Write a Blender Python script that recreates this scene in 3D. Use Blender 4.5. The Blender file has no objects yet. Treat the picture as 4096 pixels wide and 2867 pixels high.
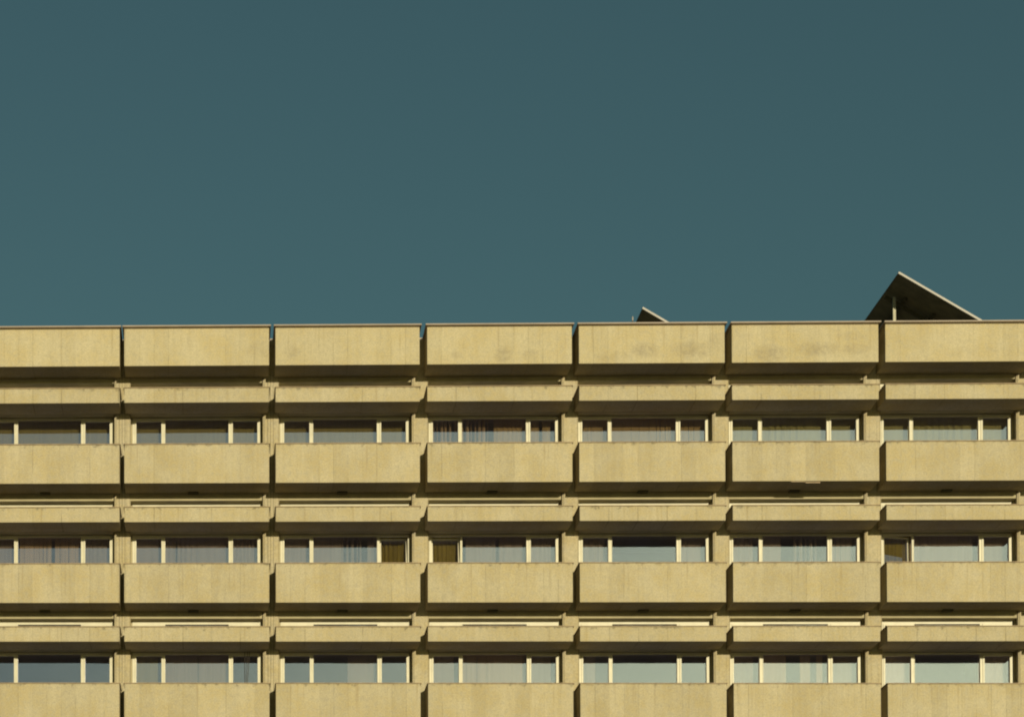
import bpy, bmesh, math, random
from mathutils import Vector, Matrix
R = math.radians
sc = bpy.context.scene
COL = sc.collection
SETTLE = -0.01026          # the facade lines fall about 1 cm per metre towards the right
J0, BAY = -2.25515, 3.690758
B0, B1 = -3, 8             # bays b = B0..B1-1, bay b lies between joint b and joint b+1
H = 2.947
U0 = 20.862                # top of the topmost sunshade
NK = 4
EYE = 60.0                 # camera distance in front of the facade plane

def jx(b): return J0 + BAY * b
def U(k): return U0 - H * k

# ---------------------------------------------------------------- materials
def new_mat(name):
    m = bpy.data.materials.new(name); m.use_nodes = True
    nt = m.node_tree; nt.nodes.clear()
    out = nt.nodes.new('ShaderNodeOutputMaterial')
    return m, nt, out
class G:
    """small node graph helper"""
    def __init__(s, nt): s.nt = nt
    def n(s, typ, **kw):
        nd = s.nt.nodes.new(typ)
        for k, v in kw.items(): setattr(nd, k, v)
        return nd
    def link(s, a, b): s.nt.links.new(a, b)
    def val(s, sock, v):
        if hasattr(v, 'links') or hasattr(v, 'is_linked'): s.link(v, sock)
        else: sock.default_value = v
    def math(s, op, a, b=0.0, c=0.0, clamp=False):
        nd = s.n('ShaderNodeMath', operation=op, use_clamp=clamp)
        s.val(nd.inputs[0], a); s.val(nd.inputs[1], b); s.val(nd.inputs[2], c)
        return nd.outputs[0]
    def ramp(s, v, lo, hi, a=0.0, b=1.0):
        nd = s.n('ShaderNodeMapRange', interpolation_type='SMOOTHSTEP')
        s.val(nd.inputs['Value'], v); s.val(nd.inputs['From Min'], lo); s.val(nd.inputs['From Max'], hi)
        s.val(nd.inputs['To Min'], a); s.val(nd.inputs['To Max'], b)
        return nd.outputs[0]
    def noise(s, vec, scale, detail=3.0, rough=0.55):
        nd = s.n('ShaderNodeTexNoise'); s.link(vec, nd.inputs['Vector'])
        nd.inputs['Scale'].default_value = scale; nd.inputs['Detail'].default_value = detail
        nd.inputs['Roughness'].default_value = rough
        return nd.outputs['Fac']
    def scalevec(s, vec, v):
        nd = s.n('ShaderNodeVectorMath', operation='MULTIPLY'); s.link(vec, nd.inputs[0]); nd.inputs[1].default_value = v
        return nd.outputs[0]
    def mixc(s, f, a, b, mode='MIX'):
        nd = s.n('ShaderNodeMix', data_type='RGBA', blend_type=mode)
        s.val(nd.inputs[0], f)
        for i, c in ((6, a), (7, b)):
            if hasattr(c, 'is_linked'): s.link(c, nd.inputs[i])
            else: nd.inputs[i].default_value = (*c, 1)
        return nd.outputs[2]

# grey blooms of grime on the roof panels: x, drop below the top, half width, half height, strength
def sx(px): return J0 + (px - 494.0) / 610.0 * BAY + 0.02 * (px < 1200)
GRIME = [(sx(2033), 0.70, .21, .20, 1.0), (sx(1845), .70, .12, .10, .6), (sx(2140), .70, .2, .14, .5), (sx(2600), .62, .32, .17, 1.0), (sx(2480), .78, .40, .14, .6),
         (sx(2790), .62, .48, .20, .9), (sx(2880), .45, .22, .25, .45), (sx(3100), .72, .42, .20, 1.0), (sx(3290), .62, .50, .16, .9), (sx(3440), .62, .32, .13, .7),
         (sx(1050), .55, .32, .22, .45), (sx(1180), .62, .20, .18, .6), (sx(3430), .30, .35, .10, .35), (sx(3900), .7, .6, .15, .25)]

def concrete(name, base, warm, grey, board=0.3519, tone=0.13, stains=True):
    m, nt, out = new_mat(name); g = G(nt)
    bs = g.n('ShaderNodeBsdfPrincipled'); g.link(bs.outputs[0], out.inputs[0])
    bs.inputs['Roughness'].default_value = 0.9; bs.inputs['Specular IOR Level'].default_value = 0.2
    tc = g.n('ShaderNodeTexCoord'); v = tc.outputs['Object']
    sp = g.n('ShaderNodeSeparateXYZ'); g.link(v, sp.inputs[0]); X, Y, Z = sp.outputs
    oi = g.n('ShaderNodeObjectInfo'); rnd = oi.outputs['Random']
    # formwork boards
    bayf = g.math('DIVIDE', g.math('SUBTRACT', X, J0), BAY)
    bay = g.math('FLOOR', bayf)
    loc = g.math('SUBTRACT', g.math('MULTIPLY', g.math('SUBTRACT', bayf, bay), BAY), 0.086)
    bf = g.math('DIVIDE', loc, board); bi = g.math('FLOOR', bf); fr = g.math('SUBTRACT', bf, bi)
    cv = g.n('ShaderNodeCombineXYZ')
    g.link(g.math('ADD', bi, g.math('MULTIPLY', bay, 17.0)), cv.inputs[0]); g.link(g.math('MULTIPLY', rnd, 91.0), cv.inputs[1])
    wn = g.n('ShaderNodeTexWhiteNoise', noise_dimensions='3D'); g.link(cv.outputs[0], wn.inputs['Vector'])
    bt = wn.outputs['Value']
    edge = g.math('MINIMUM', fr, g.math('SUBTRACT', 1.0, fr))
    cv2 = g.n('ShaderNodeCombineXYZ')
    g.link(g.math('ADD', g.math('ROUND', bf), g.math('MULTIPLY', bay, 13.0)), cv2.inputs[0]); g.link(g.math('MULTIPLY', rnd, 37.0), cv2.inputs[1])
    wn2 = g.n('ShaderNodeTexWhiteNoise', noise_dimensions='3D'); g.link(cv2.outputs[0], wn2.inputs['Vector'])
    seamz = g.noise(g.scalevec(v, (3.0, 1, 2.2)), 1.0, 2.0)
    seam = g.math('MULTIPLY', g.ramp(edge, 0.0, 0.026, 1.0, 0.0), g.math('MULTIPLY', g.ramp(wn2.outputs['Value'], 0.1, 1.0), g.ramp(seamz, 0.3, 0.6)))
    # soft mottling, vertical rain streaks, fine grain
    big = g.noise(g.scalevec(v, (1.0, 1.0, 1.0)), 1.3, 4.0)
    streak = g.noise(g.scalevec(v, (9.0, 9.0, 0.9)), 1.0, 4.0, 0.6)
    grain = g.noise(v, 30.0, 4.0, 0.8)
    mid = g.noise(v, 9.0, 4.0, 0.65)
    f1 = g.ramp(g.math('ADD', g.math('MULTIPLY', big, 0.78), g.math('MULTIPLY', streak, 0.22)), 0.36, 0.64)
    c = g.mixc(f1, warm, base)
    c = g.mixc(g.ramp(mid, 0.42, 0.7, 0.0, 0.8), c, grey)
    t = g.math('ADD', g.math('MULTIPLY', g.math('SUBTRACT', bt, 0.5), tone), 1.0)
    t = g.math('MULTIPLY', t, g.math('ADD', 0.40, g.math('MULTIPLY', grain, 1.20)))
    t = g.math('MULTIPLY', t, g.math('ADD', 0.955, g.math('MULTIPLY', streak, 0.09)))
    t = g.math('MULTIPLY', t, g.math('SUBTRACT', 1.0, g.math('MULTIPLY', seam, 0.42)))
    tv = g.n('ShaderNodeCombineColor')
    for i in range(3): g.link(t, tv.inputs[i])
    c = g.mixc(1.0, c, tv.outputs[0], 'MULTIPLY')
    if stains:
        at = g.n('ShaderNodeAttribute', attribute_type='OBJECT', attribute_name='top_level')
        st = g.n('ShaderNodeAttribute', attribute_type='OBJECT', attribute_name='weather'); at2 = st.outputs['Fac']
        dz = g.math('SUBTRACT', at.outputs['Fac'], g.math('SUBTRACT', Z, g.math('MULTIPLY', X, SETTLE)))
        n1 = g.noise(g.scalevec(v, (5.0, 5.0, 5.0)), 1.3, 4.0, 0.7)
        drip = g.math('MULTIPLY', g.ramp(g.math('SUBTRACT', g.math('MULTIPLY', g.ramp(n1, 0.42, 0.80), 0.15), dz), -0.02, 0.05), g.math('MULTIPLY', g.ramp(n1, 0.44, 0.66), at2))
        c = g.mixc(g.math('MULTIPLY', drip, 0.6), c, (0.12, 0.105, 0.07))
        # rust-yellow runs down from the coping
        n3 = g.noise(g.scalevec(v, (11.0, 11.0, 0.35)), 1.0, 3.0, 0.6)
        run = g.math('MULTIPLY', g.ramp(n3, 0.56, 0.74), g.ramp(dz, 0.1, 0.95, 1.0, 0.15))
        c = g.mixc(g.math('MULTIPLY', run, 0.42), c, (0.24, 0.17, 0.07))
        # grey blooms of grime across the lower middle of some roof panels
        cl = g.ramp(g.noise(v, 6.0, 5.0, 0.75), 0.38, 0.62, 0.25, 1.0)
        tot = None
        for gx, gz, rx, rz, am in GRIME:
            q = g.math('ADD', g.math('POWER', g.math('DIVIDE', g.math('SUBTRACT', X, gx), rx * 1.35), 2.0), g.math('POWER', g.math('DIVIDE', g.math('SUBTRACT', dz, gz), rz * 1.35), 2.0))
            e = g.math('MULTIPLY', g.ramp(q, 0.0, 1.0, 1.0, 0.0), am)
            tot = e if tot is None else g.math('MAXIMUM', tot, e)
        gr = g.math('MULTIPLY', g.math('MULTIPLY', tot, cl), g.math('SUBTRACT', 1.0, at2, clamp=True))
        c = g.mixc(g.math('MULTIPLY', gr, 0.40), c, (0.17, 0.14, 0.10))
        pit = g.noise(v, 26.0, 2.0, 0.5)
        c = g.mixc(g.ramp(pit, 0.74, 0.82, 0.0, 0.55), c, (0.13, 0.11, 0.07))
    g.link(c, bs.inputs['Base Color'])
    bp = g.n('ShaderNodeBump'); bp.inputs['Strength'].default_value = 0.35; bp.inputs['Distance'].default_value = 0.012
    g.link(g.math('SUBTRACT', g.math('MULTIPLY', grain, 0.6), g.math('MULTIPLY', seam, 1.0)), bp.inputs['Height']); g.link(bp.outputs[0], bs.inputs['Normal'])
    return m

def simple(name, col, rough=0.6, var=0.12, scale=8.0, metal=0.0, stretch=(1, 1, 1), spec=0.3):
    m, nt, out = new_mat(name); g = G(nt)
    bs = g.n('ShaderNodeBsdfPrincipled'); g.link(bs.outputs[0], out.inputs[0])
    tc = g.n('ShaderNodeTexCoord')
    f = g.noise(g.scalevec(tc.outputs['Object'], stretch), scale, 4.0, 0.6)
    c = g.mixc(g.ramp(f, 0.3, 0.7), tuple(x * (1 - var) for x in col), tuple(min(1, x * (1 + var)) for x in col))
    g.link(c, bs.inputs['Base Color'])
    bs.inputs['Roughness'].default_value = rough; bs.inputs['Metallic'].default_value = metal
    bs.inputs['Specular IOR Level'].default_value = spec
    return m

def fabric(name, col, var=0.12):
    m, nt, out = new_mat(name); g = G(nt)
    tc = g.n('ShaderNodeTexCoord')
    f = g.noise(g.scalevec(tc.outputs['Object'], (30, 30, 0.6)), 1.0, 3.0, 0.6)
    c = g.mixc(g.ramp(f, 0.3, 0.7), tuple(x * (1 - var) for x in col), tuple(x * (1 + var) for x in col))
    d = g.n('ShaderNodeBsdfDiffuse'); g.link(c, d.inputs[0])
    t = g.n('ShaderNodeBsdfTranslucent'); g.link(c, t.inputs[0])
    mx = g.n('ShaderNodeMixShader'); mx.inputs[0].default_value = 0.22
    g.link(d.outputs[0], mx.inputs[1]); g.link(t.outputs[0], mx.inputs[2]); g.link(mx.outputs[0], out.inputs[0])
    return m

def glass(name, refl=0.285):
    m, nt, out = new_mat(name); g = G(nt)
    tr = g.n('ShaderNodeBsdfTransparent'); tr.inputs[0].default_value = (0.95, 0.94, 0.93, 1)
    gl = g.n('ShaderNodeBsdfGlossy'); gl.inputs['Roughness'].default_value = 0.0; gl.inputs[0].default_value = (0.585, 0.625, 1.0, 1)
    tc = g.n('ShaderNodeTexCoord')
    n = g.noise(tc.outputs['Object'], 1.1, 1.0, 0.4)
    bp = g.n('ShaderNodeBump'); bp.inputs['Strength'].default_value = 0.25; bp.inputs['Distance'].default_value = 0.01
    g.link(n, bp.inputs['Height']); g.link(bp.outputs[0], gl.inputs['Normal'])
    lw = g.n('ShaderNodeFresnel'); lw.inputs[0].default_value = 1.5
    dust = g.noise(tc.outputs['Object'], 4.0, 4.0, 0.7)
    fac = g.math('ADD', refl, g.math('MULTIPLY', dust, 0.02), clamp=True)
    mx = g.n('ShaderNodeMixShader'); g.link(fac, mx.inputs[0])
    g.link(tr.outputs[0], mx.inputs[1]); g.link(gl.outputs[0], mx.inputs[2]); g.link(mx.outputs[0], out.inputs[0])
    return m

CB, CW, CG = (0.438, 0.378, 0.250), (0.405, 0.332, 0.185), (0.375, 0.330, 0.232)
M = {}
M['conc'] = concrete('board_marked_concrete', CB, CW, CG)
M['conc_wide'] = concrete('wide_board_concrete', CB, CW, CG, board=0.7038, tone=0.08)
M['conc_roof'] = concrete('roof_panel_concrete', (0.465, 0.403, 0.262), (0.440, 0.362, 0.200), (0.402, 0.352, 0.238), tone=0.07)
M['pier'] = concrete('pier_concrete', CB, CW, CG, tone=0.02, stains=False)
M['wall'] = simple('rendered_wall', (0.38, 0.33, 0.20), 0.9, 0.08, 3.0)
M['coping'] = simple('thin_metal_coping', (0.30, 0.22, 0.13), 0.6, 0.2, 6.0)
M['roofcoping'] = simple('folded_roof_coping', (0.34, 0.275, 0.22), 0.5, 0.1, 2.0)
M['frame'] = simple('cream_window_paint', (0.58, 0.54, 0.40), 0.45, 0.06, 5.0)
M['joint'] = simple('dark_gasket', (0.10, 0.085, 0.06), 0.8)
M['glass'] = glass('window_glass')
M['vent'] = simple('dark_vent_metal', (0.11, 0.10, 0.06), 0.8)
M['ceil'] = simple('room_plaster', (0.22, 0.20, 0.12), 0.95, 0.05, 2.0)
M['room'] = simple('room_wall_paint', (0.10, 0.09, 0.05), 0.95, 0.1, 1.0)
M['c_beige'] = fabric('beige_curtain', (0.50, 0.35, 0.14))
M['c_mauve'] = fabric('pale_curtain', (0.385, 0.30, 0.20))
M['c_tan'] = fabric('tan_curtain', (0.54, 0.38, 0.19))
M['c_gold'] = fabric('gold_curtain', (0.36, 0.28, 0.055), 0.25)
M['c_olive'] = fabric('olive_curtain', (0.34, 0.28, 0.09))
M['c_green'] = fabric('green_curtain', (0.42, 0.38, 0.13))
M['c_pale'] = fabric('white_curtain', (0.62, 0.50, 0.36))
M['dark'] = simple('dark_panel_back', (0.17, 0.145, 0.085), 0.6, 0.25, 3.0)
M['rail'] = simple('aluminium_edge', (0.36, 0.335, 0.30), 0.4, 0.05, 5.0)
M['steel'] = simple('weathered_bracing', (0.075, 0.065, 0.035), 0.7, 0.2)
M['post'] = simple('galvanised_post', (0.42, 0.39, 0.28), 0.6, 0.15)
M['cell'] = simple('solar_cells', (0.015, 0.02, 0.04), 0.2, 0.1)
M['deck'] = simple('roof_gravel', (0.26, 0.24, 0.19), 0.95, 0.3, 20.0)
M['cord'] = simple('brown_cord', (0.07, 0.055, 0.04), 0.9)
M['pot'] = simple('terracotta_pot', (0.11, 0.08, 0.045), 0.9)
M['leaf'] = simple('dry_leaves', (0.045, 0.045, 0.02), 0.9)
# ground: dry grass and paving, mottled
def ground_mat():
    m, nt, out = new_mat('worn_ground'); g = G(nt)
    bs = g.n('ShaderNodeBsdfPrincipled'); g.link(bs.outputs[0], out.inputs[0]); bs.inputs['Roughness'].default_value = 0.95
    tc = g.n('ShaderNodeTexCoord'); v = tc.outputs['Object']
    c = g.mixc(g.ramp(g.noise(v, 0.08, 5.0), 0.4, 0.6), (0.09, 0.09, 0.04), (0.20, 0.17, 0.11))
    c = g.mixc(g.ramp(g.noise(v, 3.0, 5.0), 0.35, 0.7, 0.0, 0.5), c, (0.13, 0.115, 0.07))
    g.link(c, bs.inputs['Base Color'])
    return m
M['ground'] = ground_mat()

# ---------------------------------------------------------------- mesh helpers
class MB:
    def __init__(s): s.bm = bmesh.new()
    def box(s, x0, x1, y0, y1, z0, z1, mat=0):
        vs = [s.bm.verts.new((x, y, z)) for z in (z0, z1) for y in (y0, y1) for x in (x0, x1)]
        for q in ((0, 2, 3, 1), (4, 5, 7, 6), (0, 1, 5, 4), (2, 6, 7, 3), (0, 4, 6, 2), (1, 3, 7, 5)):
            f = s.bm.faces.new([vs[i] for i in q]); f.material_index = mat
        return vs
    def frame(s, x0, x1, z0, z1, y0, y1, w, wt=None, wb=None):
        """rectangular ring, pieces butted end to end"""
        wt = w if wt is None else wt; wb = w if wb is None else wb
        s.box(x0, x0 + w, y0, y1, z0, z1); s.box(x1 - w, x1, y0, y1, z0, z1)
        s.box(x0 + w, x1 - w, y0, y1, z1 - wt, z1); s.box(x0 + w, x1 - w, y0, y1, z0, z0 + wb)
    def rod(s, a, b, r0, r1=None, n=8, mat=0):
        a, b = Vector(a), Vector(b); r1 = r0 if r1 is None else r1
        d = (b - a).normalized(); u = d.orthogonal().normalized(); w = d.cross(u)
        ra = []; rb = []
        for i in range(n):
            t = 2 * math.pi * i / n; o = u * math.cos(t) + w * math.sin(t)
            ra.append(s.bm.verts.new(a + o * r0)); rb.append(s.bm.verts.new(b + o * r1))
        for i in range(n):
            j = (i + 1) % n; s.bm.faces.new((ra[i], ra[j], rb[j], rb[i])).material_index = mat
        s.bm.faces.new(ra[::-1]).material_index = mat; s.bm.faces.new(rb).material_index = mat
    def transform(s, mat): bmesh.ops.transform(s.bm, matrix=mat, verts=s.bm.verts)
    def build(s, name, mats, parent=None, bevel=0.0, smooth=False):
        for v in s.bm.verts: v.co.z += SETTLE * v.co.x
        bmesh.ops.recalc_face_normals(s.bm, faces=s.bm.faces)
        me = bpy.data.meshes.new(name); s.bm.to_mesh(me); s.bm.free()
        for m in (mats if isinstance(mats, (list, tuple)) else [mats]): me.materials.append(m)
        if smooth: me.shade_smooth()
        o = bpy.data.objects.new(name, me); COL.objects.link(o)
        if parent: o.parent = parent
        if bevel:
            b = o.modifiers.new('edge', 'BEVEL'); b.width = bevel; b.segments = 2; b.limit_method = 'ANGLE'
        return o

def empty(name, label, cat, group=None):
    o = bpy.data.objects.new(name, None); COL.objects.link(o)
    o['label'] = label; o['category'] = cat
    if group: o['group'] = group
    return o

# ---------------------------------------------------------------- ground
bm = bmesh.new(); S = 3000
vs = [bm.verts.new(p) for p in ((-S, -S, -1.6), (S, -S, -1.6), (S, S, -1.6), (-S, S, -1.6))]
bm.faces.new(vs); me = bpy.data.meshes.new('ground'); bm.to_mesh(me); bm.free(); me.materials.append(M['ground'])
o = bpy.data.objects.new('ground', me); COL.objects.link(o); o['kind'] = 'structure'

# ---------------------------------------------------------------- the building
BLD = empty('apartment_building', 'long sand coloured concrete block with stacked rows of boxed balcony parapets', 'building')
XL, XR = jx(B0), jx(B1)
YP, YW, YG = 0.85, 1.10, 1.145    # pier face, window frame face, glass
DEPTH = 13.0
HG = {0: 0.060, 1: 0.080, 2: 0.094, 3: 0.086, 4: 0.088, 5: 0.084}     # half width of the slot at each joint

def bay_x(b): return jx(b) + HG.get(b, 0.086), jx(b + 1) - HG.get(b + 1, 0.086)

def parapet(b, top, bot, roof=False, shelf=False):
    x0, x1 = bay_x(b)
    rg = random.Random(b * 31 + int(top * 7))
    d0 = rg.uniform(-0.004, 0.004)
    name = 'sunshade' if shelf else ('roof_parapet' if roof else 'balcony_parapet')
    m = MB()
    # open trough: front board, two cheeks, bottom slab, all butted
    m.box(x0, x1, d0, 0.12, bot, top)
    m.box(x0, x0 + 0.10, 0.12, YP, bot, top)
    m.box(x1 - 0.10, x1, 0.12, YP, bot, top)
    m.box(x0 + 0.10, x1 - 0.10, 0.12, YP, bot, bot + 0.13)
    bmesh.ops.remove_doubles(m.bm, verts=m.bm.verts, dist=1e-5)
    o = m.build(name, M['conc_roof'] if roof else (M['conc_wide'] if shelf else M['conc']), BLD)
    o['top_level'] = float(top)
    o['weather'] = 0.0 if roof else 1.0
    c = MB()
    if roof:
        c.box(x0 - 0.045, x1 + 0.045, -0.115, YP - 0.003, top, top + 0.030)
        c.build('coping', M['roofcoping'], o, bevel=0.004)
    else:
        # thin capping on the front board and both cheeks, U shaped
        lip = 0.024; th = 0.018
        c.box(x0 - lip, x1 + lip, d0 - lip - 0.004, 0.135, top, top + th)
        c.box(x0 - lip, x0 + 0.115, 0.135, YP - 0.003, top, top + th)
        c.box(x1 - 0.115, x1 + lip, 0.135, YP - 0.003, top, top + th)
        c.build('coping', M['coping'], o)
    return o

# --- window with frame (own mesh), sashes, pane, curtains
GX = dict(l0=0.222, l1=0.324, m0=0.948, m1=1.041, n0=2.623, n1=2.730, r0=3.345, r1=3.420)
def curtain(parent, x0, x1, z0, z1, kind, mat, seed, y=YG + 0.23):
    rg = random.Random(seed); m = MB()
    if kind == 'panel':           # flat vertical slats hanging edge to edge
        x = x0
        while x < x1 - 0.02:
            w = rg.choice([0.127, 0.127, 0.25, 0.18, 0.09]); w = min(w, x1 - x); a = rg.uniform(-0.05, 0.05)
            vs = m.box(x + 0.004 + rg.choice([0, 0, .008]), x + w - 0.004, y, y + 0.006, z0, z1)
            bmesh.ops.rotate(m.bm, verts=vs, cent=(x + w / 2, y, 0), matrix=Matrix.Rotation(a, 3, 'Z'))
            x += w
        return m.build('curtain', mat, parent)
    if kind == 'strips':          # bunched drape, bright folds with dark gaps between
        x = x0
        while x < x1 - 0.02:
            w = min(rg.uniform(0.03, 0.085), x1 - x); n = 6
            cs = [(x + w * i / n, y + 0.05 * math.sin(math.pi * i / n) ** 1.5 * -1) for i in range(n + 1)]
            r0 = [[m.bm.verts.new((cx, cy + o, zz)) for cx, cy in cs] for o in (0, 0.004) for zz in (z0, z1)]
            for i in range(n):
                m.bm.faces.new((r0[0][i], r0[0][i + 1], r0[1][i + 1], r0[1][i])); m.bm.faces.new((r0[2][i + 1], r0[2][i], r0[3][i], r0[3][i + 1]))
            x += w + rg.uniform(0.02, 0.075)
        return m.build('curtain', mat, parent, smooth=True)
    amp, per = {'sheer': (0.014, 0.15), 'folds': (0.042, 0.16), 'flat': (0.004, 0.3), 'soft': (0.022, 0.26)}[kind]
    n = max(8, int((x1 - x0) / 0.012)); ph = rg.uniform(0, 6); xs = []
    t = ph; cols = []
    for i in range(n + 1):
        x = x0 + (x1 - x0) * i / n
        t += (x1 - x0) / n * 2 * math.pi / per * (1 + 0.6 * math.sin(x * 3.1 + seed))
        loc = amp * (0.55 + 0.45 * math.sin(x * 2.3 + seed * 1.7))
        cols.append((x, y + loc * math.sin(t) + 0.3 * loc * math.sin(2.3 * t + 1)))
    for th in (0.0, 0.003):
        pass
    a = [m.bm.verts.new((x, yy, z0)) for x, yy in cols]; bq = [m.bm.verts.new((x, yy, z1)) for x, yy in cols]
    a2 = [m.bm.verts.new((x, yy + 0.003, z0)) for x, yy in cols]; b2 = [m.bm.verts.new((x, yy + 0.003, z1)) for x, yy in cols]
    for i in range(n):
        m.bm.faces.new((a[i], a[i + 1], bq[i + 1], bq[i])); m.bm.faces.new((a2[i + 1], a2[i], b2[i], b2[i + 1]))
    m.bm.faces.new((a[0], bq[0], b2[0], a2[0])); m.bm.faces.new((a[-1], a2[-1], b2[-1], bq[-1]))
    return m.build('curtain', mat, parent, smooth=True)

def sash(parent, x0, x1, z0, z1, tilt=0.0, turn=0.0, hinge_left=True, label=None):
    w = 0.040; m = MB()
    m.frame(x0, x1, z0, z1, YW - 0.018, YW + 0.040, w)
    m.box(x0 + w - 0.004, x1 - w + 0.004, YG - 0.003, YG + 0.003, z0 + w - 0.004, z1 - w + 0.004, 1)
    mt = Matrix.Identity(4)
    if turn:
        hx = x0 if hinge_left else x1
        p = Vector((hx, YW, 0)); mt = Matrix.Translation(p) @ Matrix.Rotation(turn if hinge_left else -turn, 4, 'Z') @ Matrix.Translation(-p)
    if tilt:
        p = Vector((0, YW, z0)); mt = mt @ Matrix.Translation(p) @ Matrix.Rotation(-tilt, 4, 'X') @ Matrix.Translation(-p)
    if tilt or turn: m.transform(mt)
    o = m.build('sash', [M['frame'], M['glass']], parent)
    if label: o['label'] = label
    return o

def window(b, z0, z1, name, left=None, right=None, top=0.046):
    X = jx(b); g = {k: v + X for k, v in GX.items()}
    m = MB(); y0, y1 = YW, YW + 0.075; ft = 0.046
    # outer frame and two mullions, butted
    m.box(g['l0'], g['l0'] + 0.055, y0, y1, z0, z1); m.box(g['r1'] - 0.034, g['r1'], y0, y1, z0, z1)
    m.box(g['l0'] + 0.055, g['r1'] - 0.034, y0, y1, z1 - top, z1); m.box(g['l0'] + 0.055, g['r1'] - 0.034, y0, y1, z0, z0 + ft)
    m.box(g['m0'] + 0.044, g['m1'], y0, y1, z0 + ft, z1 - top)
    m.box(g['n0'], g['n1'] - 0.044, y0, y1, z0 + ft, z1 - top)
    # raised beads that split the mullion faces
    m.box(g['m1'] - 0.016, g['m1'] - 0.002, y0 - 0.008, y0, z0 + ft, z1 - top)
    m.box(g['n0'] + 0.002, g['n0'] + 0.016, y0 - 0.008, y0, z0 + ft, z1 - top)
    w = m.build(name, M['frame'], BLD)
    p = MB(); p.box(g['m1'] - 0.003, g['n0'] + 0.003, YG - 0.003, YG + 0.003, z0 + ft - 0.003, z1 - top + 0.003)
    p.build('pane', M['glass'], w)
    for ja, jb in ((X + 0.1835, X + 0.2215), (X + 3.4205, X + BAY - 0.240)):
        q = MB(); q.box(ja, jb, YW + 0.02, 1.58, z0 + 0.001, z1 - 0.001); q.build('jamb', M['wall'], w)
    za, zb = z0 + ft + 0.002, z1 - top - 0.002
    left = left or {}; right = right or {}
    sash(w, g['l0'] + 0.057, g['m0'] + 0.040, za, zb, **left)
    sash(w, g['n1'] - 0.040, g['r1'] - 0.036, za, zb, hinge_left=False, **right)
    return w, g

# what hangs behind each window: (from, to, kind, material) measured from the joint at the bay's left
FULL = (0.24, 3.42)
def cur_spec(k, b):
    if k == 0:
        if b in (-1, 0, 1): return [(*FULL, 'flat', 'c_olive')]
        if b == 2: return [(0.24, 0.98, 'strips', 'c_tan'), (1.04, 1.72, 'strips', 'c_tan'), (1.86, 2.75, 'sheer', 'c_beige'), (2.70, 2.98, 'soft', 'c_beige'), (3.06, 3.26, 'soft', 'c_beige')]
        if b == 3: return [(0.24, 3.42, 'panel', 'c_beige')]
        if b == 4: return [(0.24, 3.42, 'soft', 'c_green')]
        if b == 5: return [(0.24, 3.42, 'soft', 'c_green')]
    if k == 1:
        if b == -1: return [(0.24, 1.0, 'sheer', 'c_mauve'), (1.06, 1.88, 'panel', 'c_tan'), (1.95, 2.62, 'panel', 'c_tan'), (2.7, 3.42, 'sheer', 'c_mauve')]
        if b == 0: return [(0.24, 0.9, 'flat', 'c_mauve'), (0.98, 1.30, 'sheer', 'c_mauve'), (1.33, 2.62, 'folds', 'c_mauve'), (2.7, 3.38, 'sheer', 'c_mauve')]
        if b == 1: return [(0.24, 0.9, 'flat', 'c_mauve'), (1.0, 1.75, 'flat', 'c_mauve'), (1.75, 2.28, 'strips', 'c_mauve'), (2.4, 2.70, 'folds', 'c_mauve'), (2.72, 3.42, 'folds', 'c_gold')]
        if b == 2: return [(0.24, 0.95, 'sheer', 'c_gold'), (1.15, 1.9, 'soft', 'c_mauve'), (1.98, 2.62, 'soft', 'c_mauve'), (2.7, 3.35, 'sheer', 'c_mauve')]
        if b == 3: return [(0.24, 0.92, 'soft', 'c_mauve'), (2.7, 3.35, 'sheer', 'c_mauve')]
        if b == 4: return [(0.24, 0.86, 'soft', 'c_mauve'), (1.0, 1.55, 'soft', 'c_mauve'), (1.86, 2.42, 'strips', 'c_mauve'), (2.7, 3.3, 'panel', 'c_mauve')]
        if b == 5: return [(0.24, 1.0, 'panel', 'c_gold'), (1.0, 1.6, 'folds', 'c_mauve'), (1.6, 2.55, 'flat', 'c_mauve'), (2.66, 3.42, 'flat', 'c_mauve')]
    if k == 2:
        if b == 0: return [(1.0, 1.85, 'flat', 'c_mauve'), (1.87, 2.62, 'flat', 'c_mauve'), (0.24, 0.85, 'flat', 'c_olive')]
        if b == 1: return [(1.9, 2.60, 'flat', 'c_mauve')]
        if b == 2: return [(0.24, 0.85, 'flat', 'c_mauve'), (1.04, 1.7, 'panel', 'c_tan'), (1.7, 2.60, 'flat', 'c_tan'), (2.7, 3.25, 'flat', 'c_mauve')]
        if b == 3: return [(0.24, 0.66, 'sheer', 'c_mauve')]
        if b == 4: return [(0.24, 0.85, 'soft', 'c_mauve'), (0.98, 1.66, 'flat', 'c_tan'), (2.0, 2.25, 'flat', 'c_tan'), (2.4, 2.55, 'soft', 'c_tan'), (2.66, 3.42, 'flat', 'c_mauve')]
        if b == 5: return [(0.24, 1.0, 'flat', 'c_pale'), (2.66, 3.42, 'sheer', 'c_pale')]
    if k == 2 and b == -1: return []
    rg = random.Random(k * 50 + b)
    return [(*FULL, rg.choice(['sheer', 'folds', 'soft', 'flat']), rg.choice(['c_mauve', 'c_beige', 'c_olive']))]

OPEN = {(1, 1): dict(right=dict(tilt=R(7.0), label='tilted sash open at the top')),
        (1, 2): dict(left=dict(tilt=R(7.0), label='tilted sash open at the top')),
        (1, 5): dict(left=dict(turn=R(14), tilt=R(1.2), label='sash standing ajar'))}

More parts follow.
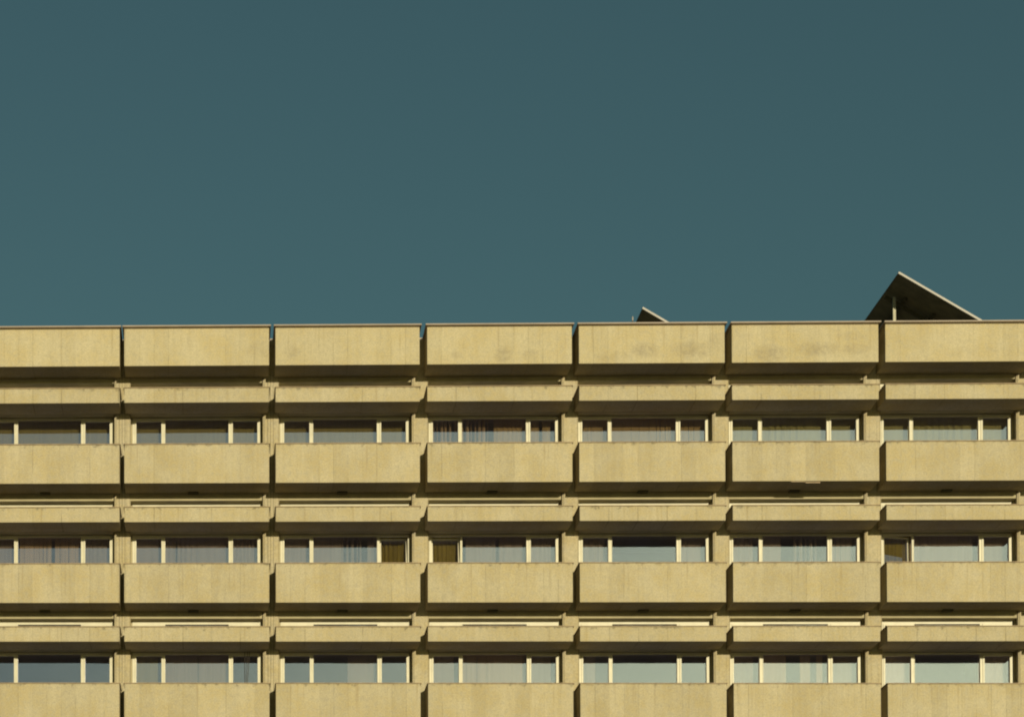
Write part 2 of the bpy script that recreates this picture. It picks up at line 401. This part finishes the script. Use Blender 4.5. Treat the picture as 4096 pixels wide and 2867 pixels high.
random.seed(4)
for b in range(B0, B1):
    parapet(b, 22.350, 21.415, roof=True)
    X = jx(b)
    for k in range(NK):
        u = U(k)
        parapet(b, u, u - 0.357, shelf=True)
        pp = parapet(b, u - 1.392, u - 2.347)
        if (k, b) == (0, 4):      # loose strips along the chipped lower edge
            for xa, xb, ya, dz in ((1.500, 1.835, 0.012, 0.020), (1.850, 2.205, 0.045, 0.034)):
                q = MB(); q.box(X + xa, X + xb, ya, ya + 0.03, u - 2.347 - dz, u - 2.3475); q.build('loose_edge_strip', M['coping'], pp)
        # main window below the sunshade, low window strip above it
        zt = u - 0.372
        spec = OPEN.get((k, b), {})
        w, g = window(b, zt - 1.40, zt, 'window', **spec)
        for i, (a, c, kind, mt) in enumerate(cur_spec(k, b)):
            curtain(w, X + a, X + c, zt - 1.42, zt + 0.04, kind, M[mt], k * 97 + b * 13 + i)
        w2, g = window(b, u - 0.16, u + 0.428, 'clerestory_window', top=0.092)
        if random.random() < 0.8:
            curtain(w2, X + 0.24, X + 3.42, u - 0.16, u + 0.44, 'flat', M['c_olive'], k + b)
        # small vent box at the back of each balcony soffit
        if k < 3:
            v = MB(); cx = X + BAY / 2 - 0.10
            v.box(cx - 0.13, cx + 0.13, 0.70, 0.84, u - 2.347 - 0.035, u - 2.349)
            v.build('soffit_vent', M['vent'], BLD, bevel=0.008)

# piers, one per joint, with slim corner rails and shallow grooves
zbot = U(NK - 1) - 2.9
for j in range(B0, B1 + 1):
    X = jx(j); m = MB()
    a, c = X - 0.200, X + 0.183
    m.box(a, c, YP, 1.60, zbot, 22.330)
    m.box(a - 0.016, a, YP + 0.01, YP + 0.05, zbot, 21.5); m.box(a - 0.0398, a, 1.06, 1.60, zbot, 22.32)       # left corner rail
    m.box(a + 0.018, a + 0.024, YP - 0.006, YP, zbot, 21.5, 1)
    m.box(c - 0.014, c - 0.008, YP - 0.004, YP, zbot, 21.5, 1)
    if j in (0, 1):
        for q in (0.10, 0.17, 0.24): m.box(a + q, a + q + 0.008, YP - 0.006, YP, zbot, 21.5, 1)
    p = m.build('pier', [M['pier'], M['joint']], BLD); p['top_level'] = 99.0

# spandrel beams between the window strips, one mesh of wall per storey line
YB0, YB1 = YP + 0.012, 1.60
def beam(z0, z1, name='wall'):
    for b in range(B0, B1):
        m = MB(); x0, x1 = jx(b) + 0.183, jx(b + 1) - 0.240
        m.box(x0, x1, YB0, YB1, z0, z1)
        m.build(name, M['wall'], BLD)
beam(U(0) + 0.424, 22.30, 'spandrel')
for k in range(NK):
    u = U(k)
    beam(u - 0.362, u - 0.155, 'spandrel')                  # behind the sunshade
    beam(u - H + 0.424, u - 1.768, 'spandrel')             # behind the balcony parapet
# floors, party walls, back wall, roof deck
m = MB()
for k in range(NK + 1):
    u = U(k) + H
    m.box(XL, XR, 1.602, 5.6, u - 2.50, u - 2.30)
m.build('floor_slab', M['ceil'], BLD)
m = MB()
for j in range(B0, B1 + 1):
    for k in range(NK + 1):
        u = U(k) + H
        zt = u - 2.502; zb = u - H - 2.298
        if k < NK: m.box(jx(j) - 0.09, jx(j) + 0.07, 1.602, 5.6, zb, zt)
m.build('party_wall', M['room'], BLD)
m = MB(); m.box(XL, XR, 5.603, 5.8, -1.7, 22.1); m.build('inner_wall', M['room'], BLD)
m = MB()
m.box(XL, XR, YP + 0.001, 1.598, -1.7, zbot - 0.002)
m.box(XL, XR, DEPTH - 0.3, DEPTH, -1.7, 22.1)
m.box(XL - 0.3, XL - 0.003, YP + 0.4, DEPTH, -1.7, 22.1); m.box(XR + 0.003, XR + 0.3, YP + 0.4, DEPTH, -1.7, 22.1)
m.build('wall', M['wall'], BLD)
m = MB(); m.box(XL - 0.3, XR + 0.3, YP + 0.30, DEPTH, 22.335, 22.36); m.build('roof', M['deck'], BLD)
m = MB(); m.box(XL, XR, YP + 0.002, YP + 0.298, 22.331, 22.386); m.build('roof_edge_coping', M['roofcoping'], BLD)

# ---------------------------------------------------------------- things on the roof
def solar(x, y, length, label):
    t = empty('solar_panel', label, 'solar panel', 'tilted solar panels on the roof')
    z = 24.41; run = 3.05; sl = 0.605; th = 0.05; n = math.hypot(1, sl)
    def P(u, yy, off=0.0): return (x + u + off * sl / n, yy, z - sl * u + off / n)
    def slab(mb, u0, u1, y0, y1, o0, o1, mat=0):
        vs = [mb.bm.verts.new(P(u, yy, o)) for o in (o0, o1) for yy in (y0, y1) for u in (u0, u1)]
        for q in ((0, 2, 3, 1), (4, 5, 7, 6), (0, 1, 5, 4), (2, 6, 7, 3), (0, 4, 6, 2), (1, 3, 7, 5)):
            f = mb.bm.faces.new([vs[i] for i in q]); f.material_index = mat
    m = MB(); slab(m, 0.03, run - 0.03, y + 0.03, y + length - 0.03, -th + 0.004, -0.012); m.build('panel_back', M['dark'], t)
    m = MB(); slab(m, 0.031, run - 0.031, y + 0.031, y + length - 0.031, -0.011, -0.006); m.build('glass_cover', M['cell'], t)
    m = MB()
    slab(m, 0, run, y, y + 0.029, -th, 0); slab(m, 0, run, y + length - 0.029, y + length, -th, 0)
    slab(m, 0, 0.029, y + 0.029, y + length - 0.029, -th, 0, 1); slab(m, run - 0.029, run, y + 0.029, y + length - 0.029, -th, 0)
    m.build('edge_frame', [M['rail'], M['dark']], t)
    m = MB()
    for u in (0.45, 1.15, 1.85, 2.55): slab(m, u - 0.035, u + 0.035, y + 0.9, y + length - 0.1, -th - 0.075, -th - 0.001)
    m.build('purlin', M['steel'], t)
    for yy in (y + 1.2, y + length - 0.8):
        m = MB(); slab(m, 0.06, run - 0.05, yy - 0.03, yy + 0.03, -th - 0.155, -th - 0.076); m.build('rafter', M['steel'], t)
        for u in (0.22, 1.75):
            p = P(u, yy, -th - 0.02); m = MB(); m.box(p[0] - 0.034, p[0] + 0.034, yy - 0.085, yy - 0.034, 22.365, p[2] - 0.012)
            m.build('post', M['post'] if u < 1 else M['steel'], t)
        m = MB(); p = P(1.0, yy, -th - 0.156); m.rod((x + 0.30, yy + 0.06, 22.42), (p[0], yy + 0.06, p[2] + 0.03), 0.022, mat=0); m.build('brace', M['steel'], t)
    return t
solar(17.18, 2.0, 4.6, 'large tilted solar panel seen from below near the right end of the roof')
solar(11.20, 4.24, 4.0, 'small looking tilted solar panel peeping over the roof edge beside the thin pole')

t = empty('vent_pole', 'thin pale pole standing on the roof beside the smaller solar panel', 'pole')
px, py = 10.46, 1.5
m = MB(); m.rod((px, py, 22.36), (px, py, 22.93), 0.016); m.build('lower_pipe', M['rail'], t)
m = MB(); m.rod((px, py, 22.93), (px, py, 23.02), 0.012); m.build('collar', M['steel'], t)
m = MB(); m.rod((px, py, 23.02), (px, py, 23.12), 0.017); m.rod((px, py, 23.10), (px, py, 23.125), 0.022, 0.010); m.build('cap', M['rail'], t)

# ---------------------------------------------------------------- hanging planter on the balcony of the second bay
t = empty('hanging_planter', 'small dark hanging pot on long cords before the lowest left window', 'planter')
hx, hy, hz = jx(0) + 3.055, 0.98, U(2) - 1.33
for dx, tx in ((-0.035, -0.035), (0.0, 0.035), (0.03, 0.085)):
    m = MB(); m.rod((hx + dx * .8, hy, hz + 0.03), (hx + tx, hy + 0.01, U(2) - 0.37), 0.0065, n=6); m.build('cord', M['cord'], t)
m = MB(); m.rod((hx, hy, hz - 0.085), (hx, hy, hz + 0.02), 0.045, 0.065, n=14); m.rod((hx, hy, hz + 0.02), (hx, hy, hz + 0.035), 0.07, n=14)
m.build('pot', M['pot'], t, smooth=False)
rg = random.Random(3); m = MB()
for i in range(46):
    a = rg.uniform(0, 6.28); r = rg.uniform(0.0, 0.085); c = Vector((hx + r * math.cos(a), hy + r * math.sin(a), hz + rg.uniform(0.02, 0.11) - r * 0.6))
    d = Vector((rg.uniform(-1, 1), rg.uniform(-1, 1), rg.uniform(-1, 1))).normalized(); e = d.orthogonal().normalized()
    q = [m.bm.verts.new(c + d * 0.03), m.bm.verts.new(c + e * 0.012), m.bm.verts.new(c - d * 0.03), m.bm.verts.new(c - e * 0.012)]; m.bm.faces.new(q)
m.build('leaves', M['leaf'], t)

# ---------------------------------------------------------------- light
TX, TZ = 0.27, 0.148
EL = math.atan2(TZ, math.hypot(1, TX)); AZ = math.atan2(TX, 1.0)
sd = Vector((TX, -1, TZ)).normalized()
L = bpy.data.lights.new('sun', 'SUN'); L.energy = 4.05; L.angle = R(0.5); L.color = (1.0, 0.895, 0.635)
lo = bpy.data.objects.new('sun', L); COL.objects.link(lo); lo.rotation_euler = sd.to_track_quat('Z', 'Y').to_euler(); lo.location = sd * 200
w = bpy.data.worlds.new('World'); sc.world = w; w.use_nodes = True
nt = w.node_tree; nt.nodes.clear(); g = G(nt)
out = g.n('ShaderNodeOutputWorld'); bg = g.n('ShaderNodeBackground'); g.link(bg.outputs[0], out.inputs[0])
sky = g.n('ShaderNodeTexSky', sky_type='NISHITA'); sky.sun_disc = False
sky.sun_elevation = EL; sky.sun_rotation = math.pi - AZ; sky.air_density = 1.0; sky.dust_density = 2.1; sky.ozone_density = 1.0
g.link(g.mixc(1.0, sky.outputs[0], (0.63, 0.92, 0.78), 'MULTIPLY'), bg.inputs[0])
bg.inputs[1].default_value = 0.057

# ---------------------------------------------------------------- camera
cam = bpy.data.cameras.new('camera'); co = bpy.data.objects.new('camera', cam); COL.objects.link(co); sc.camera = co
F = 9840.0; W, HH = 4096.0, 2866.0
cam.sensor_width = 36.0; cam.sensor_fit = 'HORIZONTAL'; cam.lens = F / W * 36.0
PX, PY = 416.92, 4723.3
cam.shift_x = (W / 2 - PX) / W; cam.shift_y = (PY - HH / 2) / W
cam.clip_start = 0.5; cam.clip_end = 8000
yaw, pitch, roll = 4.47507228e-02, 2.30228607e-02, -2.25914822e-04
Rz = Matrix.Rotation(yaw, 3, 'Z'); Rx = Matrix.Rotation(pitch, 3, 'X'); Ry = Matrix.Rotation(roll, 3, 'Y')
Rm = Rz @ Rx @ Ry           # columns: right, forward, up
right, fwd, up = Rm.col[0], Rm.col[1], Rm.col[2]
co.matrix_world = Matrix(((right.x, up.x, -fwd.x, 0), (right.y, up.y, -fwd.y, -EYE), (right.z, up.z, -fwd.z, 0), (0, 0, 0, 1)))
sc.view_settings.view_transform = 'Standard'; sc.view_settings.look = 'None'; sc.view_settings.gamma = 1.0
sc.view_settings.exposure = 0.0
sc.render.engine = 'CYCLES'
sc.cycles.max_bounces = 10; sc.cycles.transparent_max_bounces = 16; sc.cycles.diffuse_bounces = 5
sc.cycles.use_denoising = True
sc.cycles.filter_width = 2.1
sc.render.resolution_x = 1024; sc.render.resolution_y = 716
